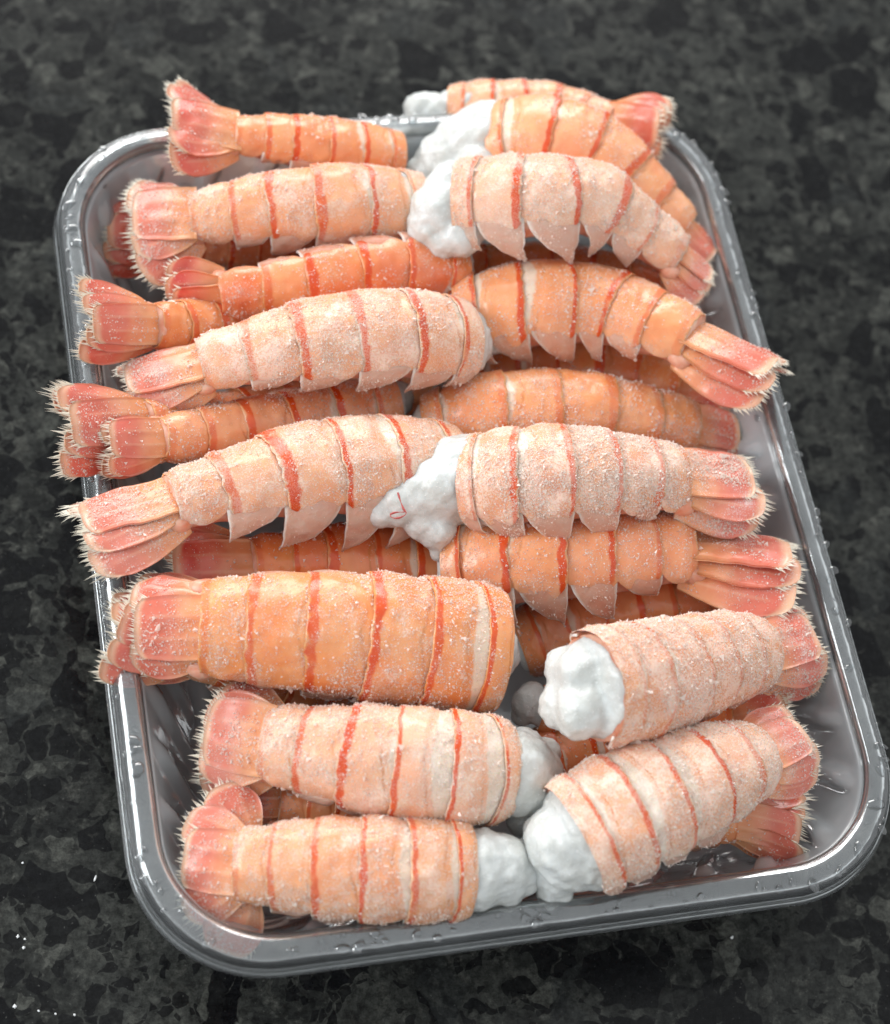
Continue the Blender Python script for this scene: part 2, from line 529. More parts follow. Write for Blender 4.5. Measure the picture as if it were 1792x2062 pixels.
tray = empty('plastic_tray', (0, 0, 0))
tag(tray, 'clear plastic punnet tray with rounded corners, wet rim and ribbed walls under the tails', 'tray')
tray_band('rim', [(-0.0010, 0.0388), (-0.0002, 0.0394), (0.0, 0.0415), (0.0004, 0.0446), (0.0013, 0.0467), (0.0028, 0.0478), (0.0046, 0.0481),
                  (0.0060, 0.0478), (0.0069, 0.0468), (0.0072, 0.0450)], tray)
zs = np.linspace(0.0450, 0.0085, 22)
wall_prof = [(0.0072 + (0.0450 - z) / 0.0365 * 0.0150, float(z)) for z in zs]
wall_prof += [(0.0238, 0.0058), (0.0262, 0.0040), (0.0292, 0.0031)]
tray_band('side_wall', wall_prof, tray, rib=0.0022)
# base: the innermost loop filled with a gently ribbed sheet
bp = []
for k in range(22):
    ins = 0.0292 + (TW / 2 - 0.0292 - 0.012) * k / 21
    p, nn = rrect(ins)
    z = 0.0031 + 0.0006 * np.sin((p[:, 0] * 0.6 + p[:, 1]) * 2 * math.pi / 0.045) * sstep(0, 4, k)
    bp.append(np.c_[p, z])
m_ = len(bp[0])
bv = np.array(bp).reshape(-1, 3)
bf = grid_faces(22, m_, 0, True).tolist() + [list(range(21 * m_, 22 * m_))]
base_o = mesh_obj('base', bv, bf, M_WET_PLASTIC, tray)

# ------------------------------------------------------------------ langoustine tails
SEG = [0.0, 0.10, 0.275, 0.465, 0.67, 0.84, 1.0]
RP_S = [-0.3, 0.0, 0.12, 0.35, 0.6, 0.82, 1.0]
RP_R = [0.84, 0.91, 0.97, 1.0, 0.94, 0.79, 0.66]


def spline(pts, n=96):
    P = np.array(pts)
    Q = np.vstack([2 * P[0] - P[1], P, 2 * P[-1] - P[-2]])
    out = []
    for i in range(1, len(Q) - 2):
        p0, p1, p2, p3 = Q[i - 1], Q[i], Q[i + 1], Q[i + 2]
        for t in np.linspace(0, 1, 30, endpoint=False):
            out.append(0.5 * ((2 * p1) + (-p0 + p2) * t + (2 * p0 - 5 * p1 + 4 * p2 - p3) * t * t + (-p0 + 3 * p1 - 3 * p2 + p3) * t ** 3))
    out.append(Q[-2])
    out = np.array(out)
    d = np.r_[0, np.cumsum(np.linalg.norm(np.diff(out, axis=0), axis=1))]
    s = np.linspace(0, d[-1], n)
    return np.stack([np.interp(s, d, out[:, k]) for k in range(3)], 1), d[-1]


class Tail:
    def __init__(self, T):
        self.T = T
        self.seed = T['seed']
        self.rs = np.random.default_rng(self.seed)
        P3 = [at(*p) for p in T['pts']]
        self.c, self.len = spline(P3)
        self.r = 1.05 * T['r'] * m_per_px(P3[len(P3) // 2])
        n = len(self.c)
        tan = np.gradient(self.c, axis=0)
        tan /= np.linalg.norm(tan, axis=1)[:, None]
        self.tan = tan
        ph = np.radians(np.linspace(T['phi'], T.get('phi2', T['phi']), n))[:, None]
        tocam = CP - self.c
        tocam -= tan * np.sum(tocam * tan, 1)[:, None]
        tocam /= np.linalg.norm(tocam, axis=1)[:, None]
        up = np.cross(tan, tocam)
        if np.mean(up @ CU) < 0:
            up = -up
        self.D = np.cos(ph) * tocam + np.sin(ph) * up
        self.B = np.cross(tan, self.D)

    def frame(self, s):
        n = len(self.c)
        s = np.asarray(s, float)
        x = np.clip(s, 0, 1) * (n - 1)
        i = np.clip(np.floor(x).astype(int), 0, n - 2)
        f = (x - i)[..., None]
        lerp = lambda A: A[i] * (1 - f) + A[i + 1] * f
        p, t, d, b = lerp(self.c), lerp(self.tan), lerp(self.D), lerp(self.B)
        ext = np.where(s < 0, s, np.where(s > 1, s - 1, 0))[..., None] * self.len
        return p + t * ext, t, d, b

    def prof(self, s):
        return np.interp(s, RP_S, self.T.get('prof', RP_R)) * self.r

    def surf(self, s, th, k=1.0):
        """point on the body surface"""
        p, t, d, b = self.frame(s)
        r = self.prof(s) * k
        co, si = np.cos(th), np.sin(th)
        hd = np.where(co > 0, 0.90, 0.78)
        lat = np.sign(si) * np.abs(si) ** 0.92
        return p + (b * lat[..., None] + d * (co * hd)[..., None]) * r[..., None]


def build_tail(T):
    t = Tail(T)
    rs = t.rs
    base_p = t.c[len(t.c) // 2].copy()
    base_p[2] -= t.r * 0.6
    root = empty('langoustine_tail', base_p)
    tag(root, T['label'], 'langoustine tail', 'frozen langoustine tails heaped in the tray')
    O = base_p
    col = (T.get('red', 0.25), min(T.get('frost', 0.5), 1.05), T.get('pale', 0.25))
    fcol = (min(1.0, col[0] + 0.15), min(1.1, col[1] * 0.9), col[2] * 0.5)
    grains = []

    def part(name, v, f, mat, parent, uv=None, kind=None, band=1.0):
        o = mesh_obj(name, v, f, mat, parent, uv, True, O)
        o.color = (*(fcol if mat == M_FAN else col), band)
        if kind: o['kind'] = kind
        return o

    # --- shell rings with their pleura
    nu, nt_ = 26, 46
    bounds = [b + (rs.normal(0, 0.008) if 0 < i < 6 else 0) for i, b in enumerate(SEG)]
    band_k = T.get('band', 1.0)
    cr = T.get('cr', [0.0, 0.10, 0.14, 0.02, 0.0, 0.0])
    cr = [max(0.0, c * (1 + rs.normal(0, 0.3))) for c in cr]
    for k in range(T.get('first', 0), 6):
        s0, s1 = bounds[k], bounds[k + 1]
        L = s1 - s0
        u = np.linspace(-0.16 if k else 0.0, 1.0, nu)
        un = np.r_[u, 1.0, 0.97]
        U, J = np.meshgrid(un, np.linspace(-1, 1, nt_), indexing='ij')
        umid = np.clip(U, 0, 1)
        thm = np.radians(82 + 26 * np.sin(np.pi * np.clip(umid * 0.95 + 0.02, 0, 1)) ** 0.8)
        TH = J * thm
        tilt = rs.normal(0, 0.012)
        Ss = s0 + U * L + tilt * np.sin(TH) * L
        edge_j = noise3(np.stack([TH * 3, U * 0 + k * 3.1, U * 0], -1), 2.0, t.seed) * 0.05 + noise3(np.stack([TH * 14, U * 0 + k, U * 0], -1), 1.0, t.seed) * 0.02
        Ss += edge_j * L * sstep(0.7, 1.0, U) - 0.035 * L * (1 - np.cos(TH)) * sstep(0.4, 1.0, U) * (1 if k < 5 else 0)
        lift = 0.958 + 0.038 * sstep(0.05, 0.95, U) + 0.014 * np.sin(np.pi * np.clip(U, 0, 1))
        # crescent (articulating part) sits a little lower than the ring proper
        pw = (0.46 - 1.05 * np.abs(TH) / (2 * np.pi) - (0.36 - cr[k])) / (1 - (0.36 - cr[k]))
        lift += 0.014 * sstep(pw - 0.03, pw + 0.03, U) - 0.012 * np.exp(-((U - pw) / 0.025) ** 2)
        if k == 5: lift -= 0.07 * sstep(0.55, 1.0, U)
        lift[nu:, :] = lift[nu - 1, :] * 0.965
        lift += rs.normal(0, 0.008)
        P = t.surf(Ss, TH, lift)
        nrm = P - t.frame(Ss)[0]
        nrm /= np.linalg.norm(nrm, axis=-1)[..., None]
        P = P + nrm * ((noise3(P, 220, t.seed) * 0.0009 + noise3(P, 600, t.seed) * 0.0004))[..., None]
        u0 = 0.36 - cr[k]
        uv = np.stack([u0 + np.clip(umid, 0, 1) * (1 - u0), TH / (2 * np.pi) + 0.5], -1)
        b_ = band_k * (0.35 if k == 5 else 0.7 if k == 4 else 1.0)
        if k == 0: b_ *= 0.8
        b_ *= rs.uniform(0.8, 1.2)
        seg = part('shell_segment', P.reshape(-1, 3), grid_faces(len(un), nt_), M_SHELL, root, uv, band=b_)
        grains.append((P[2:nu, 3:-3], nrm[2:nu, 3:-3], 1.0))
        # pleura, one pointed flap either side
        if k == 5:
            continue
        for sgn in (-1, 1):
            nq, npp = 10, 9
            q = np.linspace(0, 1, nq)[:, None]
            pp = np.linspace(0, 1, npp)[None, :]
            ua, ub = 0.03, 1.0
            tip_u = 1.0 + rs.normal(0, 0.03)
            wq = (1 - q ** (1.75 * (1 - pp) + 0.80 * pp))
            uu = ua + (ub - ua) * pp
            uu = tip_u + (uu - tip_u) * wq
            plen = 1.22 * T.get('pl', 0.72) * (1.0 if 0 < k < 4 else 0.75) * (1 + rs.normal(0, 0.06))
            s_ = s0 + uu * L
            edge = t.surf(s_, np.full_like(s_, sgn * math.radians(80)), 0.985)
            _, tt, dd, bb = t.frame(s_)
            rr = t.prof(s_)[..., None]
            splay = T.get('splay', 0.02) + rs.normal(0, 0.04)
            q3 = np.broadcast_to(q, uu.shape)[..., None]
            bul = np.sin(np.pi * np.clip(q3 * 0.9, 0, 1)) * 0.10 - 0.06 * (2 * pp[..., None] - 1) ** 2 * (1 - q3)
            Pp = edge + (-dd * plen * q3 + bb * sgn * (splay * q3 - 0.16 * q3 ** 2 + bul)) * rr
            nn = bb * sgn
            Pp = Pp + (dd * (noise3(Pp, 420, t.seed + 2) * 0.0016)[..., None] + tt * (noise3(Pp, 500, t.seed + 4) * 0.0014)[..., None] + nn * (noise3(Pp, 350, t.seed + 6) * 0.0016)[..., None]) * q3
            inner = Pp - nn * 0.0006
            f1 = grid_faces(nq, npp)
            f2 = f1[:, ::-1] + nq * npp
            loop = list(range(npp)) + [i * npp + npp - 1 for i in range(1, nq)] + [(nq - 1) * npp + j for j in range(npp - 2, -1, -1)] + [i * npp for i in range(nq - 2, 0, -1)]
            f3 = [[loop[i], loop[(i + 1) % len(loop)], loop[(i + 1) % len(loop)] + nq * npp, loop[i] + nq * npp] for i in range(len(loop))]
            uvp = np.stack([np.broadcast_to(pp, uu.shape), np.broadcast_to(q, uu.shape)], -1).reshape(-1, 2)
            part('pleuron', np.vstack([Pp.reshape(-1, 3), inner.reshape(-1, 3)]), f1.tolist() + f2.tolist() + f3, M_PLEURON, seg,
                 np.vstack([uvp, uvp]))
            grains.append((Pp[1:], np.broadcast_to(nn, Pp.shape)[1:], 0.35))

    # --- belly under the rings
    ns, nb = 30, 22
    Sg, TH = np.meshgrid(np.linspace(0.02, 1.0, ns), np.linspace(0, 2 * np.pi, nb, endpoint=False), indexing='ij')
    P = t.surf(Sg, TH, 0.88 + 0.03 * np.sin(Sg * 34))
    fb = grid_faces(ns, nb, 0, True).tolist() + [list(range(nb)), list(range((ns - 1) * nb, ns * nb))[::-1]]
    part('belly', P.reshape(-1, 3), fb, M_BELLY, root)

    # --- meat: plug at the cut end plus the lobes that stand out of it
    bm = bmesh.new()
    ms, mb = 9, 20
    e0 = -T.get('ext', 0.03)
    Sg, TH = np.meshgrid(np.linspace(e0, 0.16, ms), np.linspace(0, 2 * np.pi, mb, endpoint=False), indexing='ij')
    P = t.surf(Sg, TH, 0.90 * (1 - 0.35 * sstep(0.0, 1.0, (0.02 - Sg) / max(0.02 - e0, 1e-3)) * T.get('mtaper', 0.4)))
    vs = [bm.verts.new(p - O) for p in P.reshape(-1, 3)]
    for q in grid_faces(ms, mb, 0, True):
        bm.faces.new([vs[i] for i in q])
    bm.faces.new([vs[i] for i in range(mb)][::-1])
    bm.faces.new([vs[i] for i in range((ms - 1) * mb, ms * mb)])
    bmesh.ops.recalc_face_normals(bm, faces=bm.faces)
    for lob in T.get('lobes', []):
        px, py, dz, rad = lob[:4]
        cpt = at(px, py, T['pts'][0][2] + dz)
        rm = 1.06 * rad * m_per_px(cpt)
        d = cpt - O
        sc = lob[4] if len(lob) > 4 else (1, 1, 1)
        bmesh.ops.create_icosphere(bm, subdivisions=2, radius=rm, matrix=Matrix.Translation(d) @ Matrix.Diagonal((*sc, 1)))
    me = bpy.data.meshes.new('meat')
    bm.to_mesh(me); bm.free()
    me.materials.append(M_MEAT)
    mo = bpy.data.objects.new('meat', me)
    COL.objects.link(mo)
    mo.parent = root
    mo.color = (*col, 1)
    rm_ = mo.modifiers.new('remesh', 'REMESH'); rm_.mode = 'VOXEL'; rm_.voxel_size = 0.00065 if T.get('lobes') else 0.0012
    rm_.use_smooth_shade = True
    sm = mo.modifiers.new('smooth', 'SMOOTH'); sm.iterations = 4; sm.factor = 0.5
    for i, (tx, st) in enumerate(MEAT_TEX):
        dm = mo.modifiers.new('lump', 'DISPLACE'); dm.texture = tx; dm.texture_coords = 'GLOBAL'; dm.strength = st; dm.mid_level = 0.5

    # --- tail fan
    p1, t1, d1, b1 = [x for x in t.frame(1.0)]
    fan = T['fan']
    Lf = fan['len'] * m_per_px(p1)
    beta = math.radians(fan.get('bend', 0))
    yaw = math.radians(fan.get('yaw', 0))
    tf = t1 * math.cos(beta) + d1 * math.sin(beta)
    df = d1 * math.cos(beta) - t1 * math.sin(beta)
    bf_ = b1
    tf, bf_ = tf * math.cos(yaw) + bf_ * math.sin(yaw), bf_ * math.cos(yaw) - tf * math.sin(yaw)
    r1 = t.prof(np.array(1.0)) * 1.0
    # telson, two inner and two outer uropods; a: angle in the fan plane, roll: lean of the blade, lift: along dorsal
    sp = fan.get('spread', (9, 18))
    dr = fan.get('droop', 22)
    sa, sb = fan.get('side', (1.0, 1.0))
    wide = fan.get('wide', 1.0) * 1.08
    blades = [('telson', 0, 0, 0.34, 0.0, 0.92, 0.86),
              ('uropod', sp[0] * sa, dr * 1.5, 0.14, 0.62, 1.0, 0.62), ('uropod', -sp[0] * sb, -dr * 1.5, 0.14, -0.62, 0.97, 0.62),
              ('uropod', sp[1] * sa, dr * 2.6, -0.28, 0.78, 0.97, 0.70), ('uropod', -sp[1] * sb, -dr * 2.6, -0.28, -0.78, 1.0, 0.70)]
    for (nm, ang, roll, lift, lat, lk, wk) in blades:
        ang = math.radians(ang + rs.normal(0, 3)); roll = math.radians(roll + rs.normal(0, 4))
        X = tf * math.cos(ang) + bf_ * math.sin(ang)
        Y = bf_ * math.cos(ang) - tf * math.sin(ang)
        Z = df
        Y, Z = Y * math.cos(roll) - Z * math.sin(roll), Z * math.cos(roll) + Y * math.sin(roll)
        o_ = p1 - t1 * r1 * 0.22 + df * lift * r1 + bf_ * lat * r1 * 0.85
        bl = Lf * lk
        bw = min(bl * 0.46, r1) * wide * wk
        n_x, n_y = 18, 13
        X_, Y_ = np.meshgrid(np.linspace(0, 1, n_x), np.linspace(-1, 1, n_y), indexing='ij')
        if nm == 'telson':
            ow = 0.92 - 0.06 * X_ + 0.06 * np.sin(np.pi * X_)
            xe = X_ * (1 - 0.10 * np.abs(Y_) ** 5 * X_)
        else:
            ow = 0.50 + 0.52 * np.sin(np.pi * 0.5 * np.clip(X_ * 1.5, 0, 1)) - 0.16 * sstep(0.75, 1.0, X_)
            xe = X_ * (1 - 0.17 * np.abs(Y_) ** 3.4 * X_)
        curv = fan.get('curl', 0.05)
        zz = 0.14 * (1 - Y_ ** 2) * bw - 0.0 - curv * bl * xe ** 2
        zz = zz + 0.05 * bw * np.exp(-((np.abs(Y_) - 0.34) / 0.10) ** 2) * (1 - sstep(0.6, 0.9, X_))
        pos = o_ + X * (xe * bl)[..., None] + Y * (Y_ * ow * bw)[..., None] + Z * zz[..., None]
        pos = pos + Z * (noise3(pos, 260, t.seed + 5) * 0.0011)[..., None]
        th = 0.0006 + 0.10 * bw * (1 - X_) ** 1.2 * (1 - Y_ ** 2)
        low = pos - Z * th[..., None]
        f1 = grid_faces(n_x, n_y)[:, ::-1]
        f2 = f1[:, ::-1] + n_x * n_y
        loop = list(range(n_y)) + [i * n_y + n_y - 1 for i in range(1, n_x)] + [(n_x - 1) * n_y + j for j in range(n_y - 2, -1, -1)] + [i * n_y for i in range(n_x - 2, 0, -1)]
        NN = n_x * n_y
        f3 = [[loop[i], loop[(i + 1) % len(loop)], loop[(i + 1) % len(loop)] + NN, loop[i] + NN] for i in range(len(loop))]
        uvb = np.stack([X_, Y_ * 0.5 + 0.5], -1).reshape(-1, 2)
        bo = part(nm, np.vstack([pos.reshape(-1, 3), low.reshape(-1, 3)]), f1.tolist() + f2.tolist() + f3, M_FAN, root, np.vstack([uvb, uvb]))
        grains.append((pos[1:-1, 1:-1], np.broadcast_to(Z, pos.shape)[1:-1, 1:-1], 0.8))
        # setae along the end of the blade
        outl = np.vstack([pos[int(n_x * 0.90):-1, 0], pos[-1, :], pos[int(n_x * 0.90):-1, -1][::-1]])
        cen = pos[n_x // 2, n_y // 2]
        d_ = np.r_[0, np.cumsum(np.linalg.norm(np.diff(outl, axis=0), axis=1))]
        ns_ = int(d_[-1] / 0.00050)
        ds = np.linspace(0, d_[-1], ns_) + rs.normal(0, 0.00012, ns_)
        bp_ = np.stack([np.interp(ds, d_, outl[:, c]) for c in range(3)], 1)
        dirv = bp_ - cen
        dirv = dirv / np.linalg.norm(dirv, axis=1)[:, None] + X * 1.3
        dirv /= np.linalg.norm(dirv, axis=1)[:, None]
        clump = np.floor(ds / 0.0015 + rs.uniform(0, 1))
        cc = (clump + 0.5) * 0.0015
        sl = 0.70 * fan.get('setae', 0.0030) * rs.uniform(0.45, 1.2, ns_) * (0.35 + 1.0 * _hash(clump.astype(np.int64), clump.astype(np.int64) * 0, clump.astype(np.int64) * 0, t.seed))
        side = np.cross(dirv, Z)
        toward = side * np.clip((ds - cc), -0.0008, 0.0008)[:, None] * 0.97
        sgn_ = np.sign(np.sum((bp_[-1] - bp_[0]) * side.mean(0)))
        tips = bp_ + dirv * sl[:, None] - toward * sgn_ + Z * rs.normal(0, 0.00035, ns_)[:, None] - Z * 0.0004
        w_ = 0.00028
        bp2 = bp_ - dirv * 0.0006 - Z * 0.0003
        V = np.stack([bp2 + side * w_, bp2 - side * w_, bp2 + Z * w_ * 1.3, tips], 1).reshape(-1, 3)
        b4 = (np.arange(ns_) * 4)[:, None, None]
        F = (np.array([[0, 1, 3], [1, 2, 3], [2, 0, 3]])[None] + b4).reshape(-1, 3)
        so = part('fringe', V, F, M_SETAE, bo, kind='stuff')
        for pl in so.data.polygons: pl.use_smooth = False
    # uropod stalks
    for sgn in (-1, 1):
        bm = bmesh.new()
        cpt = p1 - t1 * r1 * 0.05 + b1 * sgn * r1 * 0.80 - d1 * r1 * 0.18
        R = Matrix((t1, b1, d1)).transposed().to_4x4()
        bmesh.ops.create_icosphere(bm, subdivisions=2, radius=r1 * 0.34, matrix=Matrix.Translation(cpt - O) @ R @ Matrix.Diagonal((1.2, 0.75, 0.9, 1)))
        vv = np.array([v.co[:] for v in bm.verts]); ff = [[v.index for v in f.verts] for f in bm.faces]
        bm.free()
        vv += noise3(vv + O, 500, t.seed)[:, None] * 0.0012 * (vv - (cpt - O)) / (r1 * 0.34)
        part('uropod_stalk', vv + O, ff, M_BELLY, root)

    # --- frost crystals standing on the shell
    fr = T.get('frost', 0.5)
    tot = int(23000 * fr * (t.len / 0.08) * (t.r / 0.012))
    wts = np.array([np.sum(np.linalg.norm(np.cross(g[0][1:, :-1] - g[0][:-1, :-1], g[0][:-1, 1:] - g[0][:-1, :-1]), axis=-1)) * g[2] for g in grains]); wts = wts / wts.sum()
    allp, alln = [], []
    for g, w in zip(grains, wts):
        n_ = int(tot * w) + 1
        i = rs.integers(0, g[0].shape[0] - 1, n_); j = rs.integers(0, g[0].shape[1] - 1, n_)
        if g[2] == 1.0:                      # the smooth hind band holds less frost
            ok = (i < g[0].shape[0] * 0.80) | (rs.random(n_) < 0.35)
            i, j = i[ok], j[ok]; n_ = len(i)
        a, b = rs.random((n_, 1)), rs.random((n_, 1))
        lerp = lambda A: (A[i, j] * (1 - a) + A[i + 1, j] * a) * (1 - b) + (A[i, j + 1] * (1 - a) + A[i + 1, j + 1] * a) * b
        allp.append(lerp(g[0])); alln.append(lerp(g[1]))
    gp, gn = np.vstack(allp), np.vstack(alln)
    dens = noise3(gp, 95, t.seed + 9) + 0.5 * noise3(gp, 400, t.seed + 3)
    upw = gn[:, 2] * 0.35
    keep = rs.random(len(gp)) < np.clip(0.34 + dens * 3.8 + upw * 1.2, 0.04, 1)
    gp, gn = gp[keep], gn[keep]
    n_ = len(gp)
    sz = 0.00015 * np.exp(rs.normal(0, 0.42, n_))
    sz[rs.random(n_) < 0.012] *= 1.7
    dirs = np.array([[1, 0, -0.5], [-0.5, 0.87, -0.5], [-0.5, -0.87, -0.5], [0, 0, 1.3]]) + rs.normal(0, 0.35, (n_, 4, 3))
    rot, _r = np.linalg.qr(rs.normal(0, 1, (n_, 3, 3)))
    dirs = np.einsum('nij,nkj->nki', rot, dirs)
    V = (gp + gn * (sz * 0.5)[:, None])[:, None, :] + dirs * sz[:, None, None]
    F0 = np.array([[0, 1, 3], [1, 2, 3], [2, 0, 3], [0, 2, 1]])
    F = (F0[None] + (np.arange(n_) * 4)[:, None, None]).reshape(-1, 3)
    fo = mesh_obj('frost', V.reshape(-1, 3), F, M_ICE, root, None, False, O)
    fo['kind'] = 'stuff'
    return root, t


def tex(name, size, depth, hard=False):
    tx = bpy.data.textures.new(name, 'CLOUDS')
    tx.noise_scale = size
    tx.noise_depth = depth
    if hard: tx.noise_type = 'HARD_NOISE'
    return tx


MEAT_TEX = [(tex('meat_lump', 0.010, 1), 0.0020), (tex('meat_fold', 0.0085, 2, True), 0.0011), (tex('meat_fine', 0.0018, 2), 0.0004)]

